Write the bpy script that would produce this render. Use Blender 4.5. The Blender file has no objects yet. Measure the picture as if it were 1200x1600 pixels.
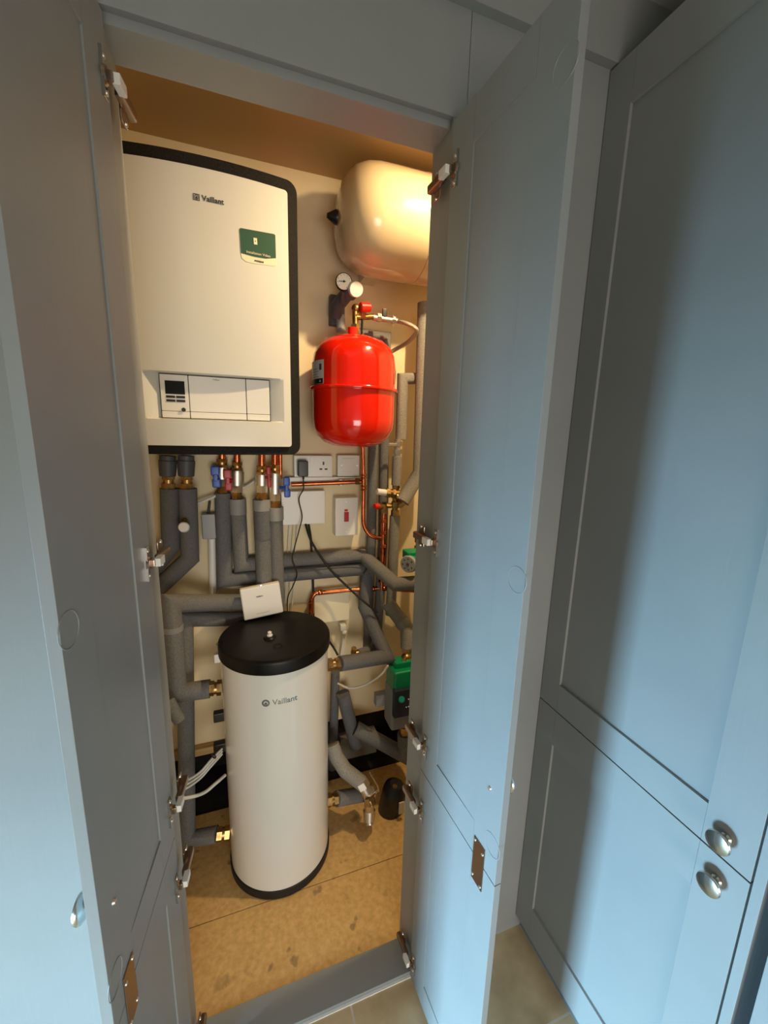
import bpy, bmesh, math, random
from mathutils import Vector as V, Matrix
random.seed(4)
C = bpy.context.scene.collection
PI = math.pi
EYE = 1.527                     # eye height above the tiles; everything is measured from the eye and lifted at the end

# ------------------------------------------------------------------ camera frame
yaw, pit, rol, F = math.radians(19.924), math.radians(11.170), math.radians(1.536), 636.57
fw = V((math.sin(yaw)*math.cos(pit), math.cos(yaw)*math.cos(pit), -math.sin(pit)))
r0 = V((math.cos(yaw), -math.sin(yaw), 0)); u0 = r0.cross(fw)
rt = math.cos(rol)*r0 + math.sin(rol)*u0; up = rt.cross(fw)
def W(px, py, Y):
    d = rt*(px-600) + up*(800-py) + fw*F
    return d*(Y/d.y)
def P(*pts): return [W(*p) for p in pts]

# ------------------------------------------------------------------ materials
def mat(name, col, rough=.5, metal=0, spec=.5, noise=None, bump=None, coat=0, emit=None):
    m = bpy.data.materials.new(name); m.use_nodes = True
    nt = m.node_tree; b = nt.nodes['Principled BSDF']
    b.inputs['Base Color'].default_value = (*col, 1); b.inputs['Roughness'].default_value = rough
    b.inputs['Metallic'].default_value = metal; b.inputs['Specular IOR Level'].default_value = spec
    if coat: b.inputs['Coat Weight'].default_value = coat; b.inputs['Coat Roughness'].default_value = .06
    tc = nt.nodes.new('ShaderNodeTexCoord')
    if noise:                       # (scale, other colour, low, high[, stretch])
        mp = nt.nodes.new('ShaderNodeMapping'); nt.links.new(tc.outputs['Object'], mp.inputs[0])
        if len(noise) > 4: mp.inputs['Scale'].default_value = noise[4]
        n = nt.nodes.new('ShaderNodeTexNoise'); n.inputs['Scale'].default_value = noise[0]; n.inputs['Detail'].default_value = 6
        nt.links.new(mp.outputs[0], n.inputs[0])
        r = nt.nodes.new('ShaderNodeValToRGB'); r.color_ramp.elements[0].position = noise[2]; r.color_ramp.elements[1].position = noise[3]
        r.color_ramp.elements[0].color = (*noise[1], 1); r.color_ramp.elements[1].color = (*col, 1)
        nt.links.new(n.outputs[0], r.inputs[0]); nt.links.new(r.outputs[0], b.inputs['Base Color'])
    if bump:                        # (scale, strength[, stretch])
        mp = nt.nodes.new('ShaderNodeMapping'); nt.links.new(tc.outputs['Object'], mp.inputs[0])
        if len(bump) > 2: mp.inputs['Scale'].default_value = bump[2]
        n = nt.nodes.new('ShaderNodeTexNoise'); n.inputs['Scale'].default_value = bump[0]; n.inputs['Detail'].default_value = 5
        nt.links.new(mp.outputs[0], n.inputs[0])
        k = nt.nodes.new('ShaderNodeBump'); k.inputs['Strength'].default_value = bump[1]; k.inputs['Distance'].default_value = .002
        nt.links.new(n.outputs[0], k.inputs['Height']); nt.links.new(k.outputs[0], b.inputs['Normal'])
    if emit: b.inputs['Emission Color'].default_value = (*emit[:3], 1); b.inputs['Emission Strength'].default_value = emit[3]
    return m
def s(r, g, b):
    f = lambda c: (c/255/12.92) if c < 10 else ((c/255+.055)/1.055)**2.4
    return (f(r), f(g), f(b))
M = dict(
    paint=mat('cabinet_paint', s(143,146,145), .42, noise=(3, s(137,140,140), .35, .65), bump=(26, .10, (6,6,.35))),
    paint_edge=mat('cabinet_paint_edge', s(143,146,145), .45),
    wall=mat('cupboard_plaster', s(236,219,182), .75, noise=(5, s(229,210,170), .35, .6), bump=(60, .08)),
    ceil=mat('ceiling_paint', s(226,224,214), .8),
    cupceil=mat('cupboard_ceiling_paint', s(196,160,112), .7),
    white=mat('white_enamel', s(222,221,214), .16, coat=.3),
    whitep=mat('white_plastic', s(232,230,224), .35),
    cream=mat('vessel_enamel', s(196,177,144), .17, coat=.4, bump=(7, .03)),
    epp=mat('black_foam_casing', s(22,20,19), .8, spec=.15, noise=(600, s(46,44,41), .35, .6), bump=(500, .3)),
    red=mat('red_enamel', s(226,27,2), .14, coat=.5, bump=(9, .015)),
    foam=mat('grey_pipe_foam', s(122,121,119), .85, noise=(260, s(98,97,95), .3, .7), bump=(220, .5)),
    foamd=mat('dark_pipe_foam', s(106,107,109), .85, noise=(260, s(88,89,92), .3, .7), bump=(220, .4)),
    foaml=mat('light_pipe_foam', s(152,149,142), .85, noise=(240, s(124,121,116), .3, .7), bump=(220, .5)),
    tape=mat('grey_foam_tape', s(140,139,137), .6),
    copper=mat('copper', s(205,118,78), .25, 1, noise=(40, s(160,84,52), .3, .65)),
    brass=mat('brass', s(184,150,96), .36, 1, noise=(60, s(128,100,62), .3, .6)),
    nickel=mat('nickel_plate', s(215,210,200), .42, 1),
    steel=mat('steel', s(196,192,186), .22, 1),
    chrome=mat('brushed_nickel', s(214,212,206), .20, 1),
    bronze=mat('hinge_steel', s(150,132,116), .3, 1),
    black=mat('black_plastic', s(20,20,21), .4),
    lid=mat('black_lid', s(12,12,12), .4, spec=.25, noise=(14, s(24,22,20), .42, .58)),
    rubber=mat('black_rubber', s(16,16,17), .6),
    blue=mat('blue_handle', s(28,78,176), .4), redp=mat('red_handle', s(176,28,34), .4), redcap=mat('red_cap', s(206,34,20), .35),
    green=mat('green_pump', s(0,140,92), .38), navy=mat('navy_plastic', s(36,46,62), .4), navyd=mat('dark_filter', s(24,28,34), .42),
    teal=mat('teal_knob', s(0,140,130), .4), greyp=mat('grey_plastic', s(150,152,152), .45), greyd=mat('dark_grey_plastic', s(78,79,82), .5),
    greym=mat('grey_bracket', s(112,110,104), .45), castgrey=mat('cast_grey', s(138,140,142), .5),
    screen=mat('lcd_glass', s(28,32,30), .15), ink=mat('dark_print', s(70,66,62), .5), mirror=mat('silver_print', s(150,150,150), .25, .85),
    stgreen=mat('sticker_green', s(44,84,66), .45), stcream=mat('sticker_cream', s(236,226,196), .45), paper=mat('label_paper', s(205,200,196), .4),
    cable=mat('white_cable', s(214,210,200), .5), seam=mat('seam_dark', s(40,40,42), .7),
    led=mat('violet_led', s(150,130,255), .3, emit=(.45,.35,1,6)),
    wood=mat('raw_timber', s(190,160,110), .7, noise=(20, s(160,128,82), .3, .7, (.3,3,3))),
    void=mat('void_painted_shade', s(44,40,37), .9, noise=(30, s(28,26,24), .3, .7)),  # deep shade of the low recess, put into a near-black colour
    plinth=mat('plinth_paint', s(96,100,104), .4),
    gauge=mat('gauge_face', s(240,236,226), .4),
    hose=mat('braided_hose', s(176,170,158), .3, .9, bump=(900, .8)),
)
# chipboard floor: ochre board with dark smudges
def floor_mat():
    m = mat('chipboard', s(203,172,120), .6); nt = m.node_tree; b = nt.nodes['Principled BSDF']; L = nt.links.new
    tc = nt.nodes.new('ShaderNodeTexCoord')
    def noise(sc, det, p0, p1, c0, c1):
        n = nt.nodes.new('ShaderNodeTexNoise'); n.inputs['Scale'].default_value = sc; n.inputs['Detail'].default_value = det; L(tc.outputs['Object'], n.inputs[0])
        r = nt.nodes.new('ShaderNodeValToRGB'); e = r.color_ramp.elements; e[0].position, e[1].position = p0, p1; e[0].color, e[1].color = (*c0, 1), (*c1, 1)
        L(n.outputs[0], r.inputs[0]); return r.outputs[0]
    base = noise(70, 8, .3, .7, s(200,160,98), s(224,186,124))
    st = noise(11, 3, .66, .76, (0,0,0), (1,1,1)); st2 = noise(26, 2, .69, .76, (0,0,0), (1,1,1))
    ad = nt.nodes.new('ShaderNodeMath'); ad.operation = 'MAXIMUM'; L(st, ad.inputs[0]); L(st2, ad.inputs[1])
    ml = nt.nodes.new('ShaderNodeMath'); ml.operation = 'MULTIPLY'; L(ad.outputs[0], ml.inputs[0]); ml.inputs[1].default_value = .55
    mx = nt.nodes.new('ShaderNodeMix'); mx.data_type = 'RGBA'; L(ml.outputs[0], mx.inputs[0]); L(base, mx.inputs[6]); mx.inputs[7].default_value = (*s(96,80,58), 1)
    L(mx.outputs[2], b.inputs['Base Color']); return m
M['chip'] = floor_mat()
def tile_mat():
    m = mat('stone_tile', s(176,164,144), .35); nt = m.node_tree; b = nt.nodes['Principled BSDF']; L = nt.links.new
    tc = nt.nodes.new('ShaderNodeTexCoord'); mp = nt.nodes.new('ShaderNodeMapping'); L(tc.outputs['Object'], mp.inputs[0])
    mp.inputs['Location'].default_value = (.37, .012, 0)
    br = nt.nodes.new('ShaderNodeTexBrick'); br.inputs['Scale'].default_value = 1; br.inputs['Brick Width'].default_value = .6; br.inputs['Row Height'].default_value = .6
    br.inputs['Mortar Size'].default_value = .003; br.offset = 0
    br.inputs['Color1'].default_value = br.inputs['Color2'].default_value = (1,1,1,1); br.inputs['Mortar'].default_value = (0,0,0,1)
    L(mp.outputs[0], br.inputs[0])
    n = nt.nodes.new('ShaderNodeTexNoise'); n.inputs['Scale'].default_value = 12; n.inputs['Detail'].default_value = 8; L(tc.outputs['Object'], n.inputs[0])
    r = nt.nodes.new('ShaderNodeValToRGB'); e = r.color_ramp.elements; e[0].position, e[1].position = .3, .7; e[0].color, e[1].color = (*s(176,154,118), 1), (*s(212,190,152), 1); L(n.outputs[0], r.inputs[0])
    mx = nt.nodes.new('ShaderNodeMix'); mx.data_type = 'RGBA'; L(br.outputs[0], mx.inputs[0]); L(r.outputs[0], mx.inputs[7]); mx.inputs[6].default_value = (*s(206,196,178), 1)
    L(mx.outputs[2], b.inputs['Base Color']); return m
M['tile'] = tile_mat()

# ------------------------------------------------------------------ mesh builder
def frame(ax):
    ax = V(ax).normalized(); t = V((0,0,1)) if abs(ax.z) < .9 else V((1,0,0))
    a = ax.cross(t).normalized(); return ax, a, ax.cross(a).normalized()
class MB:
    def __init__(self): self.b = bmesh.new()
    def box(self, lo, hi, bev=0, seg=2, mx=None):
        lo, hi = V(lo), V(hi); t = bmesh.new()
        r = bmesh.ops.create_cube(t, size=1)
        for v in t.verts: v.co = V([(lo[i]+hi[i])/2 + v.co[i]*(hi[i]-lo[i]) for i in range(3)])
        if bev: bmesh.ops.bevel(t, geom=t.edges[:], offset=bev, segments=seg, affect='EDGES', profile=.5)
        self._add(t, mx); return self
    def _add(self, t, mx=None):
        if mx is not None: bmesh.ops.transform(t, matrix=mx, verts=t.verts[:])
        bmesh.ops.recalc_face_normals(t, faces=t.faces[:])
        me = bpy.data.meshes.new('tmp'); t.to_mesh(me); t.free(); self.b.from_mesh(me); bpy.data.meshes.remove(me)
    def lathe(self, prof, org, ax=(0,0,1), n=40, mx=None):      # prof: (radius, height) pairs
        t = bmesh.new(); a, e1, e2 = frame(ax); org = V(org); rings = []
        for r, h in prof:
            if r < 1e-6: rings.append([t.verts.new(org+a*h)])
            else: rings.append([t.verts.new(org+a*h+(e1*math.cos(2*PI*k/n)+e2*math.sin(2*PI*k/n))*r) for k in range(n)])
        for A, B in zip(rings, rings[1:]):
            for k in range(n):
                l = (k+1) % n
                if len(A) == 1 and len(B) == 1: continue
                if len(A) == 1: t.faces.new((A[0], B[k], B[l]))
                elif len(B) == 1: t.faces.new((A[k], A[l], B[0]))
                else: t.faces.new((A[k], A[l], B[l], B[k]))
        for R in (rings[0], rings[-1]):
            if len(R) > 1: t.faces.new(R)
        self._add(t, mx); return self
    def cyl(self, p0, p1, r, r2=None, n=24, bev=0):
        p0, p1 = V(p0), V(p1); h = (p1-p0).length; r2 = r if r2 is None else r2
        pr = [(0,0),(r,0),(r2,h),(0,h)] if not bev else [(0,0),(r-bev,0),(r,bev),(r2,h-bev),(r2-bev,h),(0,h)]
        return self.lathe(pr, p0, p1-p0, n)
    def hexn(self, p0, p1, r): return self.cyl(p0, p1, r, n=6)
    def tube(self, path, r, n=20, smooth=0):
        path = [V(p) for p in path]
        if smooth:
            q = [path[0]*2-path[1]] + path + [path[-1]*2-path[-2]]; out = []
            for i in range(1, len(q)-2):
                for k in range(smooth):
                    u = k/smooth; a, b_, c, d = q[i-1], q[i], q[i+1], q[i+2]
                    out.append(.5*((2*b_)+(c-a)*u+(2*a-5*b_+4*c-d)*u*u+(3*b_-a-3*c+d)*u**3))
            path = out+[path[-1]]
        t = bmesh.new(); d0 = (path[1]-path[0]).normalized(); _, e1, e2 = frame(d0); rings = []
        for i, p in enumerate(path):
            din = (p-path[i-1]).normalized() if i else d0
            dout = (path[i+1]-p).normalized() if i+1 < len(path) else din
            nb = (din+dout).normalized()
            ring = []
            for k in range(n):
                off = (e1*math.cos(2*PI*k/n)+e2*math.sin(2*PI*k/n))*r
                # slide the offset along the incoming direction on to the mitre plane
                ring.append(p+off-din*(off.dot(nb)/din.dot(nb)))
            rings.append([t.verts.new(x) for x in ring])
            q = din.rotation_difference(dout); e1 = q @ e1; e2 = q @ e2
        for A, B in zip(rings, rings[1:]):
            for k in range(n): t.faces.new((A[k], A[(k+1)%n], B[(k+1)%n], B[k]))
        t.faces.new(rings[0]); t.faces.new(rings[-1])
        self._add(t); return self
    def ball(self, c, r, sc=(1,1,1)):
        t = bmesh.new(); bmesh.ops.create_uvsphere(t, u_segments=20, v_segments=12, radius=r)
        self._add(t, Matrix.Translation(c) @ Matrix.Diagonal((*sc,1))); return self
    def torus(self, c, ax, R, r, a0=0, a1=2*PI, n=40):
        a, e1, e2 = frame(ax)
        pts = [V(c)+(e1*math.cos(a0+(a1-a0)*k/n)+e2*math.sin(a0+(a1-a0)*k/n))*R for k in range(n+1)]
        return self.tube(pts, r, 8)
    def poly(self, pts, thick):             # flat outline pushed out along its normal
        t = bmesh.new(); f = t.faces.new([t.verts.new(p) for p in pts]); f.normal_update()
        nrm = V(thick) if not isinstance(thick, float) else f.normal*thick
        g = bmesh.ops.extrude_face_region(t, geom=[f]); bmesh.ops.translate(t, vec=nrm, verts=[e for e in g['geom'] if isinstance(e, bmesh.types.BMVert)])
        self._add(t); return self
    def text(self, txt, size, mx, ext=.0003, bold=.0, fn=None, center=True):
        cu = bpy.data.curves.new('t', 'FONT'); cu.body = txt; cu.size = size; cu.extrude = ext; cu.offset = bold
        if center: cu.align_x = 'CENTER'; cu.align_y = 'CENTER'
        o = bpy.data.objects.new('t', cu); C.objects.link(o)
        me = bpy.data.meshes.new_from_object(o.evaluated_get(bpy.context.evaluated_depsgraph_get()))
        bpy.data.objects.remove(o); t = bmesh.new(); t.from_mesh(me); bpy.data.meshes.remove(me)
        if fn:
            for v in t.verts: v.co = fn(v.co)
        self._add(t, mx); return self
def build(name, mb, m, parent=None, sharp=38, local=False):
    me = bpy.data.meshes.new(name); mb.b.to_mesh(me); mb.b.free()
    me.materials.append(M[m] if isinstance(m, str) else m)
    me.shade_smooth(); me.set_sharp_from_angle(angle=math.radians(sharp))
    o = bpy.data.objects.new(name, me); C.objects.link(o)
    wn = o.modifiers.new('weighted', 'WEIGHTED_NORMAL'); wn.keep_sharp = True; wn.weight = 80
    if parent:
        o.parent = parent
        if not local:
            root = parent; off = V(root.location)
            while root.parent: root = root.parent; off = V(root.location)
            if parent.parent is None: o.matrix_parent_inverse = Matrix.Translation(-off)
    return o
def tag(o, label, cat, group=None):
    o['label'] = label; o['category'] = cat
    if group: o['group'] = group
    return o
def thing(name, label, cat, loc, group=None, rz=0):
    o = bpy.data.objects.new(name, None); C.objects.link(o); o.empty_display_size = .03
    o.location = loc; o.rotation_euler = (0, 0, rz); return tag(o, label, cat, group)
def struct(name, mb, m):
    o = build(name, mb, m); o['kind'] = 'structure'; return o

FL = -EYE; D = 1.52; YF = .80; CC = .822; RC = .877
# ------------------------------------------------------------------ shell
struct('floor', MB().box((-2.2,-2.2,FL-.03), (1.6,.885,FL)), 'tile')
mb = MB()                                     # chipboard base of the cupboard, two boards with a fine joint
mb.box((-.42,.886,FL-.03), (1.05,1.118,FL+.003), .001); mb.box((-.42,1.120,FL-.03), (1.05,D,FL+.003), .001)
struct('floor_cupboard', mb, 'chip')
struct('wall_back', MB().box((-.44,D,FL+.30), (1.07,D+.02,CC+.02)), 'wall')
mb = MB(); mb.box((-.44,D+.24,FL-.03), (1.07,D+.26,FL+.32)); mb.box((-.44,D,FL-.03), (1.07,D+.24,FL)); mb.box((-.44,D+.02,FL+.30), (1.07,D+.24,FL+.32)); mb.box((-.44,D,FL), (-.42,D+.24,FL+.3)); mb.box((1.05,D,FL), (1.07,D+.24,FL+.3))
struct('wall_dark_void', mb, 'void')  # added dark void under the wall's lower edge, its shade painted in
struct('wall_left', MB().box((-.44,.825,FL), (-.42,D,CC+.02)), 'wall')
struct('wall_right', MB().box((1.05,.825,FL), (1.07,D,CC+.02)), 'wall')
struct('ceiling_cupboard', MB().box((-.42,.83,CC), (1.05,D,CC+.02)), 'cupceil')
struct('ceiling', MB().box((-2.2,-2.2,RC), (1.6,.84,RC+.02)), 'ceil')
# painted face frame of the cupboard
XL, XR = -.158, .408
struct('trim_1', MB().box((-.19,YF,.581), (.434,.812,.752), .0008), 'paint')                        # fascia above the doors
struct('trim_2', MB().box((-.19,.812,.567), (.434,.887,.822), .0008), 'paint')                      # head rail
struct('trim_3', MB().box((XR,YF,FL), (.434,.887,.581), .0008), 'paint')                            # right stile
struct('trim_4', MB().box((-.19,YF,FL), (XL,.887,.581), .0008), 'paint')                            # left stile
struct('trim_5', MB().box((XL,YF,FL), (XR,.885,FL+.012), .0015), 'paint')                           # threshold board
struct('trim_6', MB().box((.4352,YF+.001,FL), (.90,.82,.752), .0006), 'paint')                     # filler panel in the corner
struct('trim_7', MB().box((-1.2,.783,.752), (1.25,.818,RC), .001), 'paint')                         # cornice up to the ceiling
struct('trim_8', MB().box((XL+.002,.793,FL), (XR-.03,.7995,FL+.003)).box((XR-.03,.793,FL), (XR,.7995,FL+.003)), 'whitep')   # sealant bead

# ------------------------------------------------------------------ shaker doors
def leaf(w, h0, h1, t, sg, stile=.072, bot=.072, top=.072, rec=.003):
    """leaf in local axes: x along the door from the hinge, y=0 the inside face, z up"""
    m = MB(); y0, y1 = sorted((0, sg*t)); bv = .0009
    m.box((0,y0,h0), (stile,y1,h1), bv); m.box((w-stile,y0,h0), (w,y1,h1), bv)
    m.box((stile,y0,h0), (w-stile,y1,h0+bot), bv); m.box((stile,y0,h1-top), (w-stile,y1,h1), bv)
    # field panel: sunk at the hinge side, nearly flush at the free side
    A, B, q0, q1 = stile-.003, w-stile+.003, h0+bot-.003, h1-top+.003; f0, f1 = sg*rec, sg*.0006; k0 = sg*(t-.004)
    t_ = bmesh.new(); v = [t_.verts.new(p) for p in ((A,f0,q0),(B,f1,q0),(B,f1,q1),(A,f0,q1),(A,k0,q0),(B,k0,q0),(B,k0,q1),(A,k0,q1))]
    for f in ((0,1,2,3),(7,6,5,4),(0,4,5,1),(1,5,6,2),(2,6,7,3),(3,7,4,0)): t_.faces.new([v[i] for i in f])
    m._add(t_)
    return m
def lathe_knob(org, ax):
    return MB().lathe([(0,0),(.0085,0),(.0085,.003),(.006,.006),(.0062,.013),(.0135,.017),(.0185,.021),(.0195,.0245),(.0182,.0275),(.012,.0295),(0,.030)], org, ax, 36)
def hinge(root, z, sg, flip=1):
    i = -sg                                            # the inside of the door
    fl = MB().box((.010,min(0,i*.002),z-.028), (.026,max(0,i*.002),z+.028), .0008)
    fl.box((.0262,min(0,i*.0045),z-.030), (.0274,max(0,i*.0045),z+.030))
    p = build('hinge', fl, 'steel', root, local=True)
    cup = MB().cyl((.018,i*.002,z), (.018,i*.006,z), .0125, .010, 24); cup.box((.009,min(i*.004,i*.013),z-.007), (.020,max(i*.004,i*.013),z+.007), .002)
    build('cup', cup, 'bronze', p, local=True)
    build('cover', MB().box((-.010,min(i*.010,i*.021),z-.0075), (.016,max(i*.010,i*.021),z+.0075), .0012), 'whitep', p, local=True)['label'] = 'white hinge cover'
    arm = MB().box((-.062,min(i*.004,i*.017),z-.008), (-.006,max(i*.004,i*.017),z+.008), .003)
    arm.box((-.056,min(i*.001,i*.005),z-.024), (-.030,max(i*.001,i*.005),z+.024), .002)
    build('mounting_arm', arm, 'bronze', p, local=True)
    for q, (x, y) in {'a':(.018,.003),'b':(.018,.003),'c':(-.043,.006),'d':(-.043,.006)}.items():
        zz = z+(.022 if q in 'ac' else -.022)
        build('screw', MB().cyl((x,i*(y-.001),zz), (x,i*(y+.0015),zz), .0038, .003, 16), 'nickel', p, local=True)
def cup_door(label, cat, hx, hy, ang, sg, w):
    root = thing('cupboard_door', label, cat, (hx, hy, 0), 'open cupboard doors', ang)
    t = .015; split = -.828
    build('upper_leaf', leaf(w, split+.001, .565, t, sg), 'paint', root, local=True)
    build('lower_leaf', leaf(w, FL+.018, split-.001, t, sg), 'paint', root, local=True)
    for z in (.478, -.235, -.748, -.935, -1.44): hinge(root, z, sg)
    i = -sg
    pl = build('joining_plate', MB().box((w-.067,min(0,i*.002),split-.055), (w-.033,max(0,i*.002),split+.045), .0006), 'bronze', root, local=True)
    pl['label'] = 'brown metal plate joining the two leaves'
    for dx, dz in ((-.063,.038),(-.038,.030),(-.063,-.045),(-.038,-.048)):
        build('screw', MB().cyl((w+dx,i*.001,split+dz), (w+dx,i*.0035,split+dz), .0036, .0028, 14), 'nickel', pl, local=True)
    for z in (.470, -.230, -.752):                      # filled bores of the old hinge side
        build('filled_bore', MB().torus((w-.0165,i*.0002,z), (0,1,0), .0175*.9+.006, .0007), 'paint_edge', root, local=True)
    build('knob', lathe_knob((w-.036,sg*t,-.645), (0,sg,0)), 'chrome', root, local=True)
    build('knob_screw', MB().cyl((w-.036,0,-.645), (w-.036,i*.003,-.645), .0045, .0035, 16), 'nickel', root, local=True)
    return root
aR = math.atan2(-.998, .062)
cup_door('open grey shaker cupboard door on the right, blue-lit, hinged beside the white vessel', 'door', .402, .790, aR, 1, .292)
aL = math.atan2(-math.cos(math.radians(7.6)), -math.sin(math.radians(7.6)))
cup_door('open grey shaker cupboard door on the left, in front of the white boiler', 'door', -.152, .790, aL, -1, .288)

# ------------------------------------------------------------------ neighbouring cupboard on the left, closed
root = thing('tall_cupboard', 'closed pale blue-grey cupboard at the far left, behind the open left door', 'cupboard', (-.49,.80,FL))
nd = MB()
for z0, z1 in ((FL+.09,.565),):
    nd.box((-.262,.800,z0), (-.194,.819,z1), .0009); nd.box((-.80,.800,z0), (-.728,.819,z1), .0009)
    nd.box((-.728,.800,z0), (-.262,.819,z0+.072), .0009); nd.box((-.728,.800,z1-.072), (-.262,.819,z1), .0009)
    nd.box((-.731,.804,z0+.069), (-.259,.815,z1-.069))
build('door_front', nd, 'paint', root)
build('carcass', MB().box((-1.2,.82,FL), (-.45,1.40,.752)), 'paint', root)
build('plinth', MB().box((-1.2,.812,FL), (-.192,.8195,FL+.088)), 'plinth', root)
build('top_rail', MB().box((-1.2,.800,.567), (-.192,.819,.751), .0008), 'paint', root)

# ------------------------------------------------------------------ tall cupboard on the right wall
XC = .765
root = thing('tall_cupboard', 'closed tall grey-blue cupboard at the right with two round knobs', 'cupboard', (1.0,.5,FL))
def yleaf(y0, y1, z0, z1, rail_t, rail_b, rec=.007):
    m = MB(); x0, x1 = XC, XC+.02; bv = .0009; st0 = .062; st1 = .078
    m.box((x0,y1-st0,z0), (x1,y1,z1), bv); m.box((x0,y0,z0), (x1,y0+st1,z1), bv)
    m.box((x0,y0+st1,z0), (x1,y1-st0,z0+rail_b), bv); m.box((x0,y0+st1,z1-rail_t), (x1,y1-st0,z1), bv)
    m.box((x0+rec,y0+st1-.003,z0+rail_b-.003), (x1,y1-st0+.003,z1-rail_t+.003)); return m
up_d = build('upper_door', yleaf(.2985,.7995,-.7105,.748,.094,.076), 'paint', root)
lo_d = build('lower_door', yleaf(.2985,.7995,-1.474,-.7135,.100,.104), 'paint', root)
for par, z in ((up_d,-.668),(lo_d,-.757)):
    k = build('knob', lathe_knob((XC,.340,z), (-1,0,0)), 'chrome', par); k.matrix_parent_inverse = Matrix()
build('carcass', MB().box((XC+.021,.2955,FL+.05), (1.36,.7995,.748)), 'seam', root)
build('end_panel', MB().box((XC,.280,FL), (1.36,.2955,.748), .0009), 'paint', root)
build('plinth', MB().box((XC+.022,.2955,FL), (XC+.04,.7995,-1.476)), 'plinth', root)
root = thing('tall_cupboard', 'strip of pale blue cupboard at the bottom right corner, past the knobs', 'cupboard', (1.0,.05,FL))
m_ = MB().box((XC,-.30,-1.474), (XC+.02,.259,.748), .0012)
build('door_front', m_, 'paint', root)
build('carcass', MB().box((XC+.021,-.30,FL), (1.36,.262,.748)), 'seam', root)

# ------------------------------------------------------------------ boiler
BX, BH = -.052, .233
def bow(x): return 1.225 + .026*((x-BX)/BH)**2
def rr(x, x0, x1, z0, z1, rad):                     # z-limits of a rounded rectangle at x
    e = min(x-x0, x1-x)
    d = 0 if e >= rad else rad-math.sqrt(max(0, rad*rad-(rad-e)**2))
    return z0+d, z1-d
def bowed(x0, x1, z0, z1, rad, dy, back, rec=None, nz=2, nx=60, deep=1.256):
    xs = sorted(set([x0+(x1-x0)*k/nx for k in range(nx+1)]+[x0+rad*(1-math.cos(k*PI/16)) for k in range(9)]+[x1-rad*(1-math.cos(k*PI/16)) for k in range(9)]
        + ([rec[k] for k in (0,1,4,5)] if rec else [])))
    zs = [z0+(z1-z0)*k/nz for k in range(nz+1)]
    if rec: zs = sorted(set(zs+list(rec[2:4])+list(rec[6:8])))
    t = bmesh.new(); g = []
    for x in xs:
        lo, hi = rr(x, x0, x1, z0, z1, rad); col = []
        for z in zs:
            zz = lo+(z-z0)/(z1-z0)*(hi-lo) if not rec or z in (z0,z1) or True else z
            y = bow(x)+dy
            e = min(x-x0, x1-x, zz-z0+1e-9, z1-zz+1e-9)
            if rec:
                ox0, ix0, oz0, iz0, ix1, ox1, iz1, oz1 = rec[0], rec[1], rec[2], rec[3], rec[4], rec[5], rec[6], rec[7]
                k = min((x-ox0)/(ix0-ox0), (ox1-x)/(ox1-ix1), (z-oz0)/(iz0-oz0), (oz1-z)/(oz1-iz1)); k = max(0, min(1, k)); y += k*(deep-y)
            col.append(t.verts.new((x, y, zz)))
        g.append(col)
    for A, B in zip(g, g[1:]):
        for k in range(len(A)-1): t.faces.new((A[k], B[k], B[k+1], A[k+1]))
    bd = [e for e in t.edges if len(e.link_faces) == 1]
    ex = bmesh.ops.extrude_edge_only(t, edges=bd)
    for v in ex['geom']:
        if isinstance(v, bmesh.types.BMVert): v.co.y = back
    be = [e for e in t.edges if len(e.link_faces) == 1]; bmesh.ops.contextual_create(t, geom=be)
    m = MB(); m._add(t); return m
boiler = thing('boiler', 'white wall-hung boiler with black surround and a green sticker', 'boiler', (BX,1.4,-.075))
build('casing', bowed(BX-BH,BX+BH,-.0755,.648,.028,.005,1.505,(-.234,-.228,.004,.009,.142,.148,.146,.152),nz=3,deep=1.285), 'epp', boiler, 50)
wp = build('front_cover', bowed(BX-.206,BX+.206,-.0515,.617,.008,-.004,1.30,
    (-.222,-.184,.017,.021,.096,.134,.1345,.139), nz=4), 'white', boiler, 30)
# control unit in the recess
cy = 1.2525
tx = lambda x, y, z, rot=0: Matrix.Translation((x,y,z)) @ Matrix.Rotation(rot, 4, 'Z') @ Matrix.Rotation(PI/2, 4, 'X')
build('control_backing', MB().box((-.1848,cy-.003,.0192), (.0968,cy+.012,.1351), .0025), 'seam', boiler)
xa, xb, xc_, xd = -.1825, -.1155, .0305, .0945
zl = .0385
for nm, a, b_ in (('display_unit',xa,xb),('front_flap',xb+.0018,xc_),('side_flap',xc_+.0018,xd)):
    p_ = build(nm, MB().box((a,cy-.006,zl+.0009), (b_,cy+.004,.1328), .0012), 'whitep', boiler)
    build('lower_strip', MB().box((a,cy-.006,.0215), (b_,cy+.004,zl), .0012), 'whitep', boiler)
    if nm == 'display_unit': du = p_
def sub(name, mb, m, par):
    o = build(name, mb, m, par); o.matrix_parent_inverse = Matrix(); root = par
    while root.parent: root = root.parent
    o.matrix_parent_inverse = Matrix.Identity(4)
    # parent already sits at root offset by its own inverse, so identity keeps world coordinates
    return o
sub('screen', MB().box((-.171,cy-.0072,.083), (-.124,cy-.0055,.117), .0005), 'screen', du)
for x0 in (-.170,-.146):
    for z0 in (.063,.073): sub('button', MB().box((x0,cy-.0075,z0), (x0+.0215,cy-.0055,z0+.006), .0005), 'black', du)
sub('reset_knob', MB().cyl((-.130,cy-.0055,.0435), (-.130,cy-.011,.0435), .0055, .0048, 20, .0008), 'black', du)
sub('flap_mark', MB().text('Vaillant', .0058, tx(-.045,cy-.0063,.1262)), 'ink', du)
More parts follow.
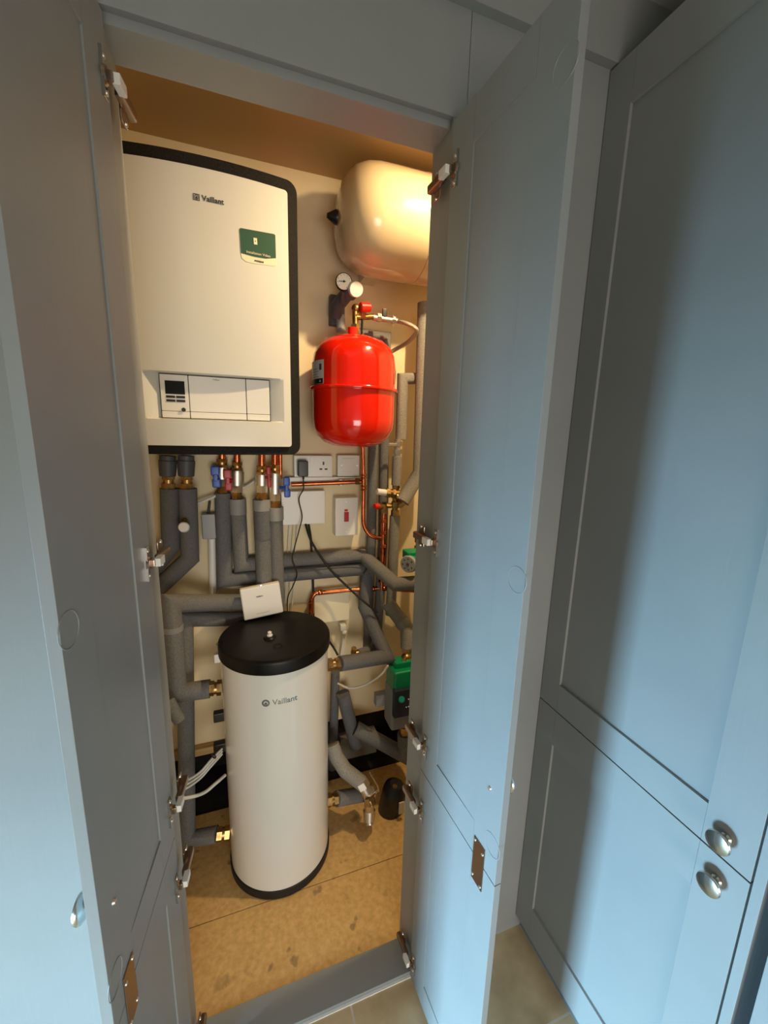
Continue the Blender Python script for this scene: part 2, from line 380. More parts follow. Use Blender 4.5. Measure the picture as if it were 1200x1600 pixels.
def emblem(m, mx, sz, fn=None, rnd=False):                     # square badge with a ring and a hare's head and ears
    def add(pts, th=.0004):
        t = bmesh.new(); vs = [t.verts.new(V((x*sz, y*sz, 0))) for x, y in pts]; f = t.faces.new(vs)
        g = bmesh.ops.extrude_face_region(t, geom=[f]); bmesh.ops.translate(t, vec=(0,0,th), verts=[e for e in g['geom'] if isinstance(e, bmesh.types.BMVert)])
        if fn:
            for v in t.verts: v.co = fn(v.co)
        m._add(t, mx)
    for a in () if rnd else ((-.5,-.5,.5,-.40),(-.5,.40,.5,.5),(-.5,-.40,-.40,.40),(.40,-.40,.5,.40)):
        add([(a[0],a[1]),(a[2],a[1]),(a[2],a[3]),(a[0],a[3])])
    n = 28
    for k in range(n if not rnd else 2*n):
        g_ = 1 if k < n else 1.38
        a0, a1 = 2*PI*k/n, 2*PI*(k+1)/n
        add([(g_*q*math.cos(t_),g_*q*math.sin(t_)) for q, t_ in ((.36,a0),(.36,a1),(.28,a1),(.28,a0))])
    add([(-.14,-.22),(.14,-.22),(.17,-.02),(.06,.05),(.17,.24),(.03,.10),(-.03,.10),(-.17,.24),(-.06,.05),(-.17,-.02)])
zb = .5505
mk = MB(); mk.text('Vaillant', .0170, tx(BX+.022,bow(BX)-.0047,zb), bold=.0004); emblem(mk, tx(BX-.0155,bow(BX)-.0045,zb), .0145)
build('brand_mark', mk, 'ink', boiler)
# sticker
a_s = math.atan(.052*(.060-BX)/BH**2)
def on_front(px, py, off=0):
    Y = 1.23
    for _ in range(6): p = W(px, py, Y); Y = bow(p.x)-.0045-off
    return W(px, py, Y)
bend = lambda pts, off: [on_front(x, y, off) for x, y in pts]
cor = [(374,358),(376,356),(428,365.5),(430.5,367.5),(431.5,402),(431.5,414.5),(429,416),(398,412),(385,409),(378,403.5),(376.5,396)]
st = build('sticker', MB().poly(bend(cor, 0), -.0006 if False else V((0,-.0006,0))), 'stcream', boiler)
gp = [(374.2,358),(376,356.2),(428,365.7),(430.3,367.7),(431.2,403.5),(416,404),(400,401.5),(386,398),(376.6,395.5)]
sub('green_field', MB().poly(bend(gp, .0007), V((0,-.0003,0))), 'stgreen', st)
sub('device_icon', MB().poly(bend([(396,371.5),(401.5,372.2),(402.3,382.5),(396.8,381.8)], .0011), V((0,-.0002,0))), 'stcream', st)
sub('device_dot', MB().cyl(on_front(399,377,.0013), on_front(399,377,.0017), .0016, n=10), 'stgreen', st)
pc = on_front(404,397,.0012); sub('caption', MB().text('Installation Video', .0088, Matrix.Translation(pc) @ Matrix.Rotation(a_s,4,'Z') @ Matrix.Rotation(PI/2,4,'X')), 'stcream', st)
pc = on_front(405,408,.0008); sub('maker_text', MB().text('octopus', .0072, Matrix.Translation(pc) @ Matrix.Rotation(a_s,4,'Z') @ Matrix.Rotation(PI/2,4,'X'), bold=.0002), 'ink', st)

# ------------------------------------------------------------------ buffer cylinder
X0, Y0, R0 = .096, 1.286, .172
ZB, ZT = FL+.003, -.662
cyl_ = thing('water_cylinder', 'white floor-standing water cylinder with a black lid', 'cylinder', (X0,Y0,ZB))
build('base_ring', MB().lathe([(0,0),(R0+.001,0),(R0+.004,.004),(R0+.004,.030),(R0-.004,.036),(0,.036)], (X0,Y0,ZB), n=80), 'rubber', cyl_)
build('body', MB().lathe([(0,.030),(R0,.030),(R0,.60),(R0,ZT-ZB-.03),(0,ZT-ZB-.03)], (X0,Y0,ZB), n=96), 'white', cyl_)
h = ZT-ZB
lid = build('lid', MB().lathe([(0,h-.044),(R0+.003,h-.044),(R0+.006,h-.040),(R0+.006,h-.010),(R0+.003,h-.004),(R0-.004,h-.001),(R0-.012,h-.003),(0,h-.001)], (X0,Y0,ZB), n=96), 'lid', cyl_)
for x, y, r_, w_ in ((.07,-.085,.013,.0008),(-.10,-.02,.010,.0008)):
    sub('mould_ring', MB().torus((X0+x-.07,Y0+y,ZT), (0,0,1), r_, w_), 'lid', lid)
pv = V((.076,1.262,ZT-.001))
sub('boss', MB().lathe([(0,0),(.020,0),(.016,.005),(.012,.006),(0,.006)], pv, n=24), 'lid', lid)
sub('vent_plug', MB().lathe([(0,.004),(.009,.004),(.009,.010),(.0065,.012),(.0065,.019),(.004,.021),(0,.021)], pv, n=18), 'whitep', lid)
th0 = math.atan2(-(1.0), .0)                         # front of the cylinder faces -Y
def wrap(cx, cz, r):
    def f(co):
        a = -PI/2 + (cx+co.x)/R0
        rr_ = r+co.z
        return V((X0+math.cos(a)*rr_, Y0+math.sin(a)*rr_, cz+co.y))
    return f
mk = MB(); zc = W(440,1096,1.114).z
mk.text('Vaillant', .025, Matrix(), fn=wrap(.010,zc,R0+.0002), bold=.0003); emblem(mk, Matrix(), .023, fn=wrap(-.046,zc,R0+.0002), rnd=True)
build('brand_mark', mk, 'mirror', cyl_)
def union(mb, p0, p1, r):                            # hex nut, collar, hex nut along an axis
    p0, p1 = V(p0), V(p1); d = p1-p0
    mb.hexn(p0, p0+d*.38, r); mb.cyl(p0+d*.36, p0+d*.62, r*.78); mb.hexn(p0+d*.60, p1, r*.96); return mb
for a, b_, r_ in (((346,1074,1.272),(327,1076,1.272),.024),((358,1301,1.272),(338,1304,1.272),.024),((511,1039,1.268),(531,1037,1.270),.022),((510,1251,1.268),(527,1248,1.270),.024)):
    build('brass_union', union(MB(), W(*a), W(*b_), r_), 'brass', cyl_)
for py in (1118,1166): q = W(345,py,1.29); build('sensor_pocket', MB().box(q+V((-.022,-.012,-.016)), q+V((.02,.012,.016)), .003), 'black', cyl_)
q = W(341,1027,1.29); build('side_plug', MB().box(q+V((-.012,-.01,-.015)), q+V((.02,.01,.015)), .003), 'whitep', cyl_)

# ------------------------------------------------------------------ gateway on the lid
def on_lid(px, py):
    d = W(px, py, 1); return d*((ZT-.0005)/d.z)
q0, q1 = on_lid(388,968), on_lid(443,957)
dx = (q1-q0); dx.z = 0; rz = math.atan2(dx.y, dx.x)
gw = thing('gateway_box', 'white square gateway box leaning on top of the black cylinder lid', 'gateway', (q0+q1)/2)
wv, hv = .134, .114
mg = Matrix.Translation((W(412,950,1.41).x,1.408,ZT+.010)) @ Matrix.Rotation(.03,4,'Z') @ Matrix.Rotation(-.10,4,'Y') @ Matrix.Rotation(-.04,4,'X')
gb = MB().box((-wv/2,-.012,0), (wv/2,.013,hv), .005, 3, mg)
build('housing', gb, 'whitep', gw)
build('brand_mark', MB().text('Vaillant', .0075, mg @ Matrix.Translation((-.006,-.0123,.078)) @ Matrix.Rotation(PI/2,4,'X'), bold=.0002), 'ink', gw)
build('port_line', MB().box((-.025,-.0125,.016), (.02,-.0118,.0168), mx=mg), 'greyp', gw)
build('status_light', MB().box((.002,-.009,hv-.0005), (.007,-.005,hv+.001), .0003, 1, mx=mg), 'led', gw)

# ------------------------------------------------------------------ vessels
ves = thing('expansion_vessel', 'red expansion vessel with a rim round its middle, on the wall', 'vessel', (.378,1.37,-.055))
rv = (.378,1.372,-.056); R1 = .137
build('shell', MB().lathe([(0,0),(.035,.001),(.07,.006),(.10,.017),(.122,.037),(.133,.062),(R1,.09),(R1,.186),(R1-.0005,.20),(R1-.001,.27),(.133,.295),(.122,.319),(.098,.340),(.06,.354),(.022,.360),(0,.360)], rv, n=80), 'red', ves)
build('rim', MB().lathe([(R1-.006,.181),(R1+.008,.183),(R1+.010,.186),(R1+.010,.190),(R1+.008,.193),(R1-.006,.195)], rv, n=80), 'red', ves)
build('neck', MB().cyl(V(rv)+V((-.006,0,.352)), V(rv)+V((-.006,0,.384)), .017), 'red', ves)
# wrapped data label
def vwrap(x, z, off):
    a = -PI/2+x/R1; return V((rv[0]+math.cos(a)*(R1+off), rv[1]+math.sin(a)*(R1+off), z))
def patch(x0, x1, z0, z1, off):
    t = bmesh.new(); n = 14
    for k in range(n+1):
        x = x0+(x1-x0)*k/n
        t.verts.new(vwrap(x, z0, off)); t.verts.new(vwrap(x, z1, off))
    t.verts.ensure_lookup_table(); v = t.verts
    for k in range(n): t.faces.new((v[2*k], v[2*k+2], v[2*k+3], v[2*k+1]))
    m = MB(); m.b.free(); m.b = t; return m
lx0, lx1 = -.245, -.138; lz0, lz1 = rv[2]+.197, rv[2]+.268
lb = build('data_label', patch(lx0,lx1,lz0,lz1,.0006), 'paper', ves)
sub('black_band', patch(lx0,lx1-.004,lz0+.001,lz0+.016,.0010), 'black', lb)
sub('print_block', patch(lx1-.022,lx1-.010,lz1-.030,lz1-.012,.0010), 'ink', lb)
for k in range(4): sub('print_line', patch(lx0+.03,lx1-.026-.006*(k%2),lz0+.021+.008*k,lz0+.0222+.008*k,.0010), 'ink', lb)
sub('recycling_mark', MB().poly([vwrap(-.155+.006*math.cos(t_),lz0+.008+.005*math.sin(t_),.0014) for t_ in (PI/2,PI/2+2.094,PI/2+4.189)], V((0,-.0003,0))), 'paper', lb)

wve = thing('expansion_vessel', 'large cream expansion vessel lying sideways under the cupboard ceiling', 'vessel', (.575,1.352,.636))
prof = [(0,0),(.055,.004),(.10,.018),(.128,.042),(.143,.075),(.149,.11),(.150,.16),(.150,.262),(.1515,.2635),(.1515,.2665),(.150,.268),(.150,.37),(.149,.42),(.143,.455),(.128,.488),(.10,.512),(.055,.526),(0,.53)]
build('shell', MB().lathe(prof, (.312,1.352,.636), (1,0,0), 80), 'cream', wve)
build('valve_cap', MB().lathe([(.006,0),(.020,.024),(.020,.030),(0,.031)], (.283,1.352,.630), (1,0,0), 24), 'black', wve)
fp = W(578,430,1.47); build('wall_foot', MB().box((fp.x-.028,1.44,fp.z-.018), (fp.x+.03,1.519,fp.z+.03), .003), 'nickel', wve)

# ------------------------------------------------------------------ vessel head group: bracket, gauge, valve
gq = thing('pressure_gauge', 'round white pressure gauge on a grey wall bracket above the red vessel', 'gauge', W(538,450,1.47))
pb0, pb1 = W(515,461,1.50), W(532,510,1.50)
build('wall_bracket', MB().box((pb0.x,1.485,pb1.z), (pb1.x+.012,1.519,pb0.z), .003), 'greyd', gq)
build('manifold', MB().tube([W(524,495,1.48),W(527,478,1.46),W(548,452,1.40)], .022, 24).cyl(W(544,457,1.405), W(551,449,1.385), .029), 'greyd', gq)
cp0, cp1 = W(551,451,1.390), W(557,452.5,1.352)
build('adjuster_cap', MB().cyl(cp0, cp1, .0235, .0225, 32, .002), 'whitep', gq)
gc = W(537.5,440,1.372); ga = (V((0,0,0))-gc).normalized(); ga = (ga+V((.05,0,.25))).normalized()
g1 = build('dial_case', MB().cyl(gc+ga*-.018, gc, .0265, .0265, 36, .002), 'black', gq)
sub('dial_face', MB().cyl(gc, gc+ga*.001, .0235, n=36), 'gauge', g1)
_, e1, e2 = frame(ga)
nd_ = MB()
for k in range(9):
    a = -2.2+k*.55; d_ = (e2*-math.cos(a)+e1*math.sin(a)); nd_.tube([gc+ga*.0014+d_*.018, gc+ga*.0014+d_*.021], .0006, 6)
sub('dial_marks', nd_, 'ink', g1)
sub('needle', MB().tube([gc+ga*.002-e1*.006, gc+ga*.002+e1*.016], .0009, 6).cyl(gc+ga*.001, gc+ga*.004, .0032, n=14), 'black', g1)
build('gauge_stem', MB().cyl(gc+V((0,.012,-.024)), gc+V((.006,.045,-.05)), .006), 'greyd', gq)
build('lower_pipe', MB().cyl(W(532,496,1.48), W(533,520,1.48), .016).hexn(W(531,492,1.48), W(531.5,499,1.48), .015), 'greyp', gq)

fl = thing('filling_loop', 'braided steel filling loop curving from brass valve above the red vessel', 'hose', W(560,500,1.40))
bv = MB()
bv.hexn(W(555,521,1.385), W(555,507,1.385), .014); bv.cyl(W(555,510,1.385), W(555,478,1.39), .0095); bv.ball(W(556,482,1.388), .014)
bv.hexn(W(555,494,1.388), W(563,492,1.388), .012)
bv.cyl(W(556,496,1.385), W(583,495,1.40), .009); bv.hexn(W(563,490,1.388), W(570,490,1.388), .016)
build('brass_valve', bv, 'brass', fl)
build('red_cap', MB().cyl(W(563,480,1.375), W(578,480.5,1.38), .0155, .0145, 16, .002), 'redcap', fl)
build('steel_body', MB().cyl(W(583,496,1.40), W(622,502,1.40), .0095).hexn(W(589,496,1.40), W(595,497,1.40), .014).hexn(W(612,500.5,1.40), W(617,501,1.40), .013).cyl(W(614,492,1.39), W(614,510,1.40), .003), 'nickel', fl)
build('black_tap', MB().box(W(601,489,1.395)+V((-.008,-.004,-.012)), W(601,489,1.395)+V((.008,.004,.013)), .002).cyl(W(600,498,1.395), W(601,490,1.395), .004), 'black', fl)
build('braided_hose', MB().tube(P((620,501.5,1.40),(634,505,1.37),(648,512,1.35),(650,520,1.36),(638,534,1.42),(618,546,1.48),(600,556,1.50)), .0075, 16, 8), 'hose', fl)
build('vent_tube', MB().tube(P((566,498,1.385),(565,524,1.39)), .0038, 10), 'black', fl)

# ------------------------------------------------------------------ insulated pipes
def ipipe(label, path, r, m='foam', name='insulated_pipe', group=None):
    pts = P(*path); t = thing(name, label, 'pipe', pts[0], 'foam insulated pipes in the cupboard')
    build('foam_sleeve', MB().tube(pts, r), m, t); return t
def fitting(t, px, tops, r, m='brass'):              # stacked nuts and collars down a vertical connection
    b = MB()
    for (y0, y1, k, kind) in tops:
        a, c = W(px, y0, t_Y), W(px, y1, t_Y)
        (b.hexn if kind == 'h' else b.cyl)(a, c, r*k)
    return build('valve_body' if m != 'brass' else 'brass_fitting', b, m, t)
t_Y = 1.44
# two from the outdoor unit, far left
for lab, px, path in (('leftmost grey insulated pipe under the boiler, bending down to the left', 262, [(265,763,1.44),(267,853,1.44),(205,930,1.42)]),
                      ('second grey insulated pipe under the boiler, with a white vent knob on it', 291, [(293,763,1.44),(297,872,1.44),(205,958,1.42)])):
    t = ipipe(lab, path, .0285, 'foamd')
    build('plastic_nut', MB().cyl(W(px,712,1.44), W(px,719,1.44), .024).cyl(W(px,719,1.44), W(px,744,1.44), .0265, .024, 24, .002), 'greyd', t)
    fitting(t, px+1, [(744,749,.9,'h'),(748,756,.7,'c'),(755,764,1,'h')], .022, 'brass')
build('vent_knob', MB().cyl(W(288,824,1.385), W(287,823.5,1.355), .0165, .0155, 28, .003), 'whitep', t)
build('vent_stem', MB().cyl(W(289,812,1.42), W(288.5,822,1.385), .010).hexn(W(288,818,1.40), W(288,823,1.385), .013), 'brass', t)
# the four valved pipes
t3 = ipipe('insulated pipe below the blue-handled boiler valve, running right and round to the cylinder', [(348,770,1.488),(351,906,1.49),(470,896,1.492),(574,888,1.487),(570,948,1.44),(604,1026,1.33),(531,1037,1.27)], .0265, 'foamd')
t4 = ipipe('insulated pipe under the second boiler valve, running right and zigzagging to the pump', [(371,780,1.487),(377,882,1.49),(470,874,1.492),(567,868,1.487),(618,913,1.33),(720,905,1.26)], .0265, 'foam')
t5 = ipipe('insulated pipe under the third boiler valve, passing behind the gateway box to the cylinder', [(409,782,1.455),(414,940,1.457),(358,941,1.452),(267,943,1.31),(277,1083,1.28),(328,1076,1.275)], .0285, 'foam')
t6 = ipipe('insulated pipe under the fourth boiler valve, dropping along the left to the cylinder foot', [(430,794,1.455),(434,966,1.47),(350,967,1.468),(289,967,1.39),(293,1312,1.30),(339,1303,1.275)], .026, 'foam')
def valve(t, px, y0, yb, Y, hm, hx, hw, handle_y):
    global t_Y; t_Y = Y
    build('copper_tail', MB().cyl(W(px,708,Y), W(px,y0+2,Y), .0115), 'copper', t)
    fitting(t, px, [(y0,y0+5,1.0,'h'),(y0+5,y0+10,.78,'c'),(y0+9,y0+14,1.05,'h')], .0195)
    fitting(t, px, [(y0+13,y0+17,.9,'c'),(y0+15,yb-22,1.0,'c'),(yb-22,yb-11,.9,'h')], .0225, 'nickel')
    fitting(t, px, [(yb-11,yb-6,.9,'h'),(yb-6,yb+2,1.0,'h')], .020)
    if hm:
        c = W(hx, handle_y, Y-.03); b = MB()
        b.box(c+V((-hw,-.008,.006)), c+V((hw*.9,.004,.038)), .005); b.box(c+V((-hw*.8,-.008,-.034)), c+V((hw,.004,-.004)), .005)
        b.box(c+V((-hw*.5,-.009,-.012)), c+V((hw*.5,.006,.012)), .003); b.cyl(c, W(px, handle_y, Y), .006)
        build('handle', b, hm, t)
valve(t3, 347, 717, 770, 1.488, 'blue', 337, .0145, 746)
valve(t4, 370.5, 722, 780, 1.487, 'redp', 356, .0135, 751)
valve(t5, 409, 728, 780, 1.455, 'redp', 420, .0085, 746)
valve(t6, 429.5, 726, 793, 1.455, 'blue', 448, .012, 762)
build('joint_tape', MB().tube(P((371,779,1.486),(372,803,1.486)), .0285), 'tape', t4)
build('joint_tape', MB().tube(P((409,780,1.454),(409.5,797,1.454)), .0305), 'tape', t5)
build('joint_tape', MB().tube(P((430,792,1.454),(430.5,812,1.454)), .0285), 'tape', t6)
build('joint_tape', MB().tube(P((409.6,797,1.4545),(411.2,841,1.4545)), .0298), 'foamd', t5)
build('joint_tape', MB().tube(P((270.3,985,1.302),(269.7,977,1.302)), .0300), 'tape', t5)

# right-hand group
tr = ipipe('left of the two thin upright insulated pipes behind the red vessel', [(585,640,1.487),(580,850,1.475),(574,1010,1.47)], .0185, 'foam')
tk = ipipe('thin insulated pipe behind the red vessel with a square corner at its top', [(556,521,1.485),(603,527,1.485),(598,850,1.475),(590,985,1.45),(583,1020,1.44)], .0185, 'foam')
t = ipipe('tall insulated pipe at the right edge, bending left down to the yellow brass valve', [(664,474,1.43),(656,738,1.41),(629,784,1.39)], .0265, 'foaml')
t = ipipe('insulated pipe with a mitred top corner right of the red vessel, above the steel valve', [(662,591,1.455),(629,592,1.455),(626.5,687,1.44)], .0205, 'foaml')
t_Y = 1.43
fitting(t, 621.5, [(686,690,.9,'c'),(690,697,1.1,'h'),(697,702,.85,'c'),(702,709,1.05,'h'),(709,714,.8,'c')], .0145, 'nickel')
build('lever', MB().box(W(612,695,1.41)+V((-.012,-.003,-.006)), W(612,695,1.41)+V((.02,.003,.006)), .002), 'nickel', t)
t = ipipe('short insulated pipe between the steel valve and the yellow brass valve', [(620.5,713,1.43),(619,758,1.43)], .0185, 'foaml')
t = ipipe('upright insulated pipe below the yellow brass valve, beside the copper pipe', [(617,806,1.43),(613,905,1.43),(610,960,1.43)], .0205, 'foaml')

vb = thing('mixing_valve', 'yellow brass mixing valve with a white side knob among the pipes', 'valve', W(620,776,1.42))
b = MB(); b.cyl(W(603,770,1.42), W(631,773,1.42), .0165); b.hexn(W(603,770,1.42), W(608,770.5,1.42), .019); b.hexn(W(612,771,1.42), W(616,771.5,1.42), .0195)
b.cyl(W(619,757,1.43), W(617,806,1.43), .0125); b.hexn(W(618.4,784,1.42), W(618,793,1.42), .017); b.hexn(W(617.3,797,1.43), W(617,806,1.43), .016); b.hexn(W(619,757,1.43), W(618.8,763,1.43), .015)
b.tube(P((620,775,1.41),(630,782,1.395)), .012); b.hexn(W(624,790,1.41), W(632,783,1.395), .016); b.cyl(W(631,771,1.41), W(634,768,1.40), .005)
build('brass_body', b, 'brass', vb)
build('white_knob', MB().cyl(W(589,768,1.415), W(604,770,1.42), .0115, .0125, 24, .002), 'whitep', vb)

# copper
def cpipe(label, path, r, sm=0, name='copper_pipe'):
    pts = P(*path); t = thing(name, label, 'pipe', pts[0], 'copper pipes in the cupboard'); build('tube', MB().tube(pts, r, 16, sm), 'copper', t); return t
def joint(t, a, b_, r): build('fitting', MB().lathe([(r*.8,0),(r,0),(r*1.12,.003),(r,.006),(r,(W(*a)-W(*b_)).length-.006),(r*1.12,(W(*a)-W(*b_)).length-.003),(r,(W(*a)-W(*b_)).length),(r*.8,(W(*a)-W(*b_)).length)], W(*a), W(*b_)-W(*a), 18), 'copper', t)
c1 = cpipe('thin copper pipe dropping from the red vessel and curving right into the upright copper pipe', [(566.5,694,1.44),(568,752,1.44),(567.5,805,1.44),(569,822,1.44),(577,835,1.435),(588,840,1.43),(599,841,1.43)], .0078, 5)
joint(c1, (568,741,1.44), (568,748,1.44), .0105); joint(c1, (568,758,1.44), (568,766,1.44), .0105)
c2 = cpipe('upright thicker copper pipe with a red drain cap at its top', [(599.5,803,1.43),(598.5,852,1.43),(597,905,1.43)], .0115)
for y in (813,831,852): joint(c2, (599,y-2,1.43), (599,y+3,1.43), .0128)
b = MB(); b.cyl(W(599.5,804,1.43), W(599.8,789,1.43), .0105); b.hexn(W(599.6,800,1.43), W(599.7,794,1.43), .013); b.tube(P((599.8,792,1.43),(588,791,1.42)), .0105); b.hexn(W(603,790,1.43), W(611,790,1.43), .011)
build('drain_cock', b, 'brass', c2)
build('drain_cap', MB().cyl(W(592,791,1.42), W(585,791,1.415), .0115, .0105, 18, .0015), 'redcap', c2)
c3 = cpipe('copper pipe rising behind the cylinder lid and running right with a capped tee', [(485,1000,1.485),(486,945,1.485),(487,936,1.485),(492,928,1.485),(500,925.5,1.485),(560,921,1.47),(600,919,1.45),(618,921,1.44),(660,924,1.42)], .0080, 5)
joint(c3, (486,958,1.485), (486,940,1.485), .0105); joint(c3, (497,926,1.485), (504,925,1.483), .0105); joint(c3, (578,920,1.46), (585,919.5,1.458), .0110); joint(c3, (600,919,1.45), (611,920,1.445), .0110)
build('capped_stub', MB().cyl(W(596.5,921,1.452), W(596,906,1.452), .010).cyl(W(596,909,1.452), W(596,905,1.452), .0125), 'copper', c3)
c4 = cpipe('level copper pipe along the wall below the sockets, clipped in the middle', [(455,757,1.485),(520,754.5,1.485),(567,752.5,1.445)], .0080)
build('pipe_clip', MB().box(W(532,754,1.485)+V((-.006,-.011,-.013)), W(532,754,1.485)+V((.006,.034,.013)), .002), 'whitep', c4)
build('tee_nut', MB().hexn(W(556,752,1.455), W(562,752,1.448), .013), 'brass', c4)
cpipe('thin copper pipe right of the fourth boiler valve, under the black surround', [(438,710,1.45),(438.5,748,1.45)], .0065)

# ------------------------------------------------------------------ electrics on the wall
def wallbox(px0, py0, px1, py1, Yf, bev=.004, Yb=1.5195):
    a, b_ = W(px0, py0, Yf), W(px1, py1, Yf); return MB().box((a.x,Yf,b_.z), (b_.x,Yb,a.z), bev)
sk = thing('double_socket', 'white double wall socket with a black plug adaptor in its left outlet', 'socket', W(490,745,1.50))
build('back_box', wallbox(459.5,712,519.5,745.5,1.502,.003), 'whitep', sk)
build('face_plate', wallbox(459,711.5,520,745,1.488,.004,1.5025), 'whitep', sk)
for px in (487,493.5): build('switch', wallbox(px-2.4,714,px+2.4,723,1.4855,.001,1.489), 'whitep', sk)
for px, py, w_, h_ in ((505.5,724,1.3,2.6),(501.5,733,2.2,1.2),(509.5,733,2.2,1.2)): build('outlet_hole', wallbox(px-w_,py-h_,px+w_,py+h_,1.4872,.0003,1.489), 'black', sk)
ad = tag(build('plug_adaptor', wallbox(466,720,482,745,1.452,.004,1.4865).cyl(W(474,744,1.465), W(474,749,1.465), .005, .003), 'black'), 'black plug adaptor pushed into the white double socket', 'plug')
sp = thing('fused_switch', 'white square fused switch plate right of the double socket', 'switch', W(541,740,1.50))
build('face_plate', wallbox(527.5,711,562,744,1.488,.004), 'whitep', sp)
build('switch_panel', wallbox(535,716,554,737,1.4855,.002,1.489), 'whitep', sp)
for px in (534,558): build('screw', MB().cyl(W(px,727.5,1.489), W(px,727.5,1.486), .0028, n=12), 'nickel', sp)
tag(build('junction_box', wallbox(439,768,508.5,818,1.484,.004), 'whitep'), 'wide blank white junction box left of the red-rocker switch', 'junction box')
cs = thing('isolator_switch', 'white upright isolator switch with a red rocker and neon', 'switch', W(541,830,1.50))
build('face_plate', wallbox(524,778,559,836,1.472,.004), 'whitep', cs)
build('red_rocker', wallbox(538,800.5,545,815,1.4685,.001,1.473), 'redp', cs)
build('neon', wallbox(538.5,796,543.5,799,1.470,.0005,1.473), 'redcap', cs)
for py in (784,831): build('screw', MB().cyl(W(541.5,py,1.473), W(541.5,py,1.470), .0028, n=12), 'nickel', cs)
jb = thing('junction_box', 'small grey junction box on the wall between the insulated pipes', 'junction box', W(325,840,1.49))
build('housing', wallbox(314,804,338,842,1.478,.004), 'greyp', jb)
build('conduit', MB().cyl(W(331,841,1.50), W(333,928,1.50), .0125), 'whitep', jb)
build('feed_tube', MB().cyl(W(325,805,1.50), W(328,783,1.50), .004), 'black', jb)
tag(build('wall_panel', wallbox(491,931,546,968,1.490,.003), 'wood'), 'blank cream panel on the wall behind the bent copper pipe', 'panel')
M_panel = bpy.data.objects['wall_panel']; M_panel.data.materials[0] = M['stcream']
tk_ = thing('wall_conduit', 'slim white conduit with a pale clip, right of the black lid', 'conduit', W(536,990,1.49))
build('tube', MB().cyl(W(538,988,1.49), W(531,1045,1.49), .006), 'whitep', tk_)
build('clip', MB().box(W(535.5,980,1.49)+V((-.012,-.012,-.012)), W(535.5,980,1.49)+V((.012,.029,.014)), .004).ball(W(538,988,1.485), .011), 'whitep', tk_)
tag(build('socket_trunking', wallbox(447,746,563,752,1.495,.002), 'whitep'), 'narrow white trunking strip under the sockets, above the copper pipe', 'trunking')
tag(build('wall_batten', MB().box((-.41,1.49,FL+.295), (.20,1.519,FL+.325), .002), 'wood'), 'raw timber batten low on the back wall, left of the cylinder', 'batten')

# ------------------------------------------------------------------ cables
def cab(label, path, r, m, sm=6): return tag(build('cable', MB().tube(P(*path), r, 10, sm), m), label, 'cable', 'cables in the cupboard')
cab('thin black lead hanging from the plug adaptor to the gateway box', [(474,748,1.465),(474,764,1.462),(467,780,1.465),(472,806,1.465),(468,826,1.45),(459,860,1.445),(457,876,1.445),(464,896,1.445),(458,915,1.455),(450,932,1.46),(449,955,1.475)], .0022, 'rubber')
cab('thick black cable drooping from the blank junction box across the grey pipes', [(477,817,1.49),(484,840,1.46),(496,862,1.447),(516,890,1.44),(540,914,1.43),(565,937,1.39),(590,957,1.38)], .0042, 'rubber')
cab('black cable dropping straight down the wall from the blank junction box', [(482,818,1.50),(486,846,1.505),(489,905,1.505),(491,965,1.50),(505,990,1.49),(520,1010,1.48),(528,1024,1.46)], .0045, 'rubber')
cab('black cable lying along the joint of the two level grey pipes', [(446,888,1.462),(480,886,1.462),(530,881,1.462),(560,878,1.455),(574,884,1.448),(568,897,1.45)], .0022, 'rubber')
cab('pale grey cable sagging under the pipe right of the cylinder', [(528,1068,1.40),(545,1075,1.36),(565,1072,1.34),(585,1062,1.32),(598,1052,1.30),(606,1040,1.29)], .0040, 'cable')
for k, (lab) in enumerate(('uppermost of the three white cables reaching the left of the cylinder', 'middle one of the three white cables reaching the left of the cylinder', 'lowest of the three white cables reaching the left of the cylinder')):
    cab(lab, [(262,1232+6*k,1.20),(287,1222+6*k,1.20),(312,1207+5*k,1.22),(330,1187+5*k,1.24),(347,1170+4*k,1.27)], .0036, 'cable')
cab('lone white cable curving up to the cylinder below the bundle of three', [(262,1248,1.18),(290,1247,1.18),(318,1239,1.20),(337,1224,1.22),(352,1211,1.25)], .0050, 'cable')
tag(build('cable_tie', MB().torus(W(334,1181,1.232), W(347,1170,1.27)-W(330,1187,1.24), .008, .0025), 'black'), 'black tie round the three white cables', 'cable tie')
cab('pale cable behind the boiler pipes, running up to the valves', [(300,790,1.48),(318,783,1.47),(340,773,1.48),(352,760,1.49),(380,762,1.49),(400,750,1.49)], .0048, 'cable')
for k in range(3): cab(('left', 'middle', 'right')[k]+' one of three thin grey wires hanging down the wall under the blank junction box', [(452+6*k,818,1.51),(450+6*k,850,1.51),(447+6*k,905,1.51),(443+6*k,960,1.51)], .0020, 'cable')

# ------------------------------------------------------------------ pumps and lower right plumbing
p1 = thing('circulation_pump', 'upper green circulation pump with a round grey dial end', 'pump', W(640,885,1.33), 'circulation pumps at the right')
f0 = W(637,882,1.30); ax = (W(672,866,1.42)-f0).normalized()
d1 = build('dial_end', MB().cyl(f0, f0+ax*.012, .031, .0325, 36, .002), 'greyp', p1)
sub('centre_screw', MB().cyl(f0-ax*.002, f0+ax*.002, .0065, n=20), 'greyd', d1)
_, e1, e2 = frame(ax)
mk = MB()
for k in range(7):
    a = .5+k*.85; c_ = f0+(e1*math.cos(a)+e2*math.sin(a))*.020; mk.cyl(c_-ax*.0006, c_+ax*.001, .003, n=10)
sub('print', mk, 'ink', d1)
build('motor', MB().cyl(f0+ax*.011, f0+ax*.085, .0325, .034, 30, .003).box(f0+ax*.04+V((-.03,-.02,.012)), f0+ax*.05+V((.035,.03,.045)), .006), 'green', p1)
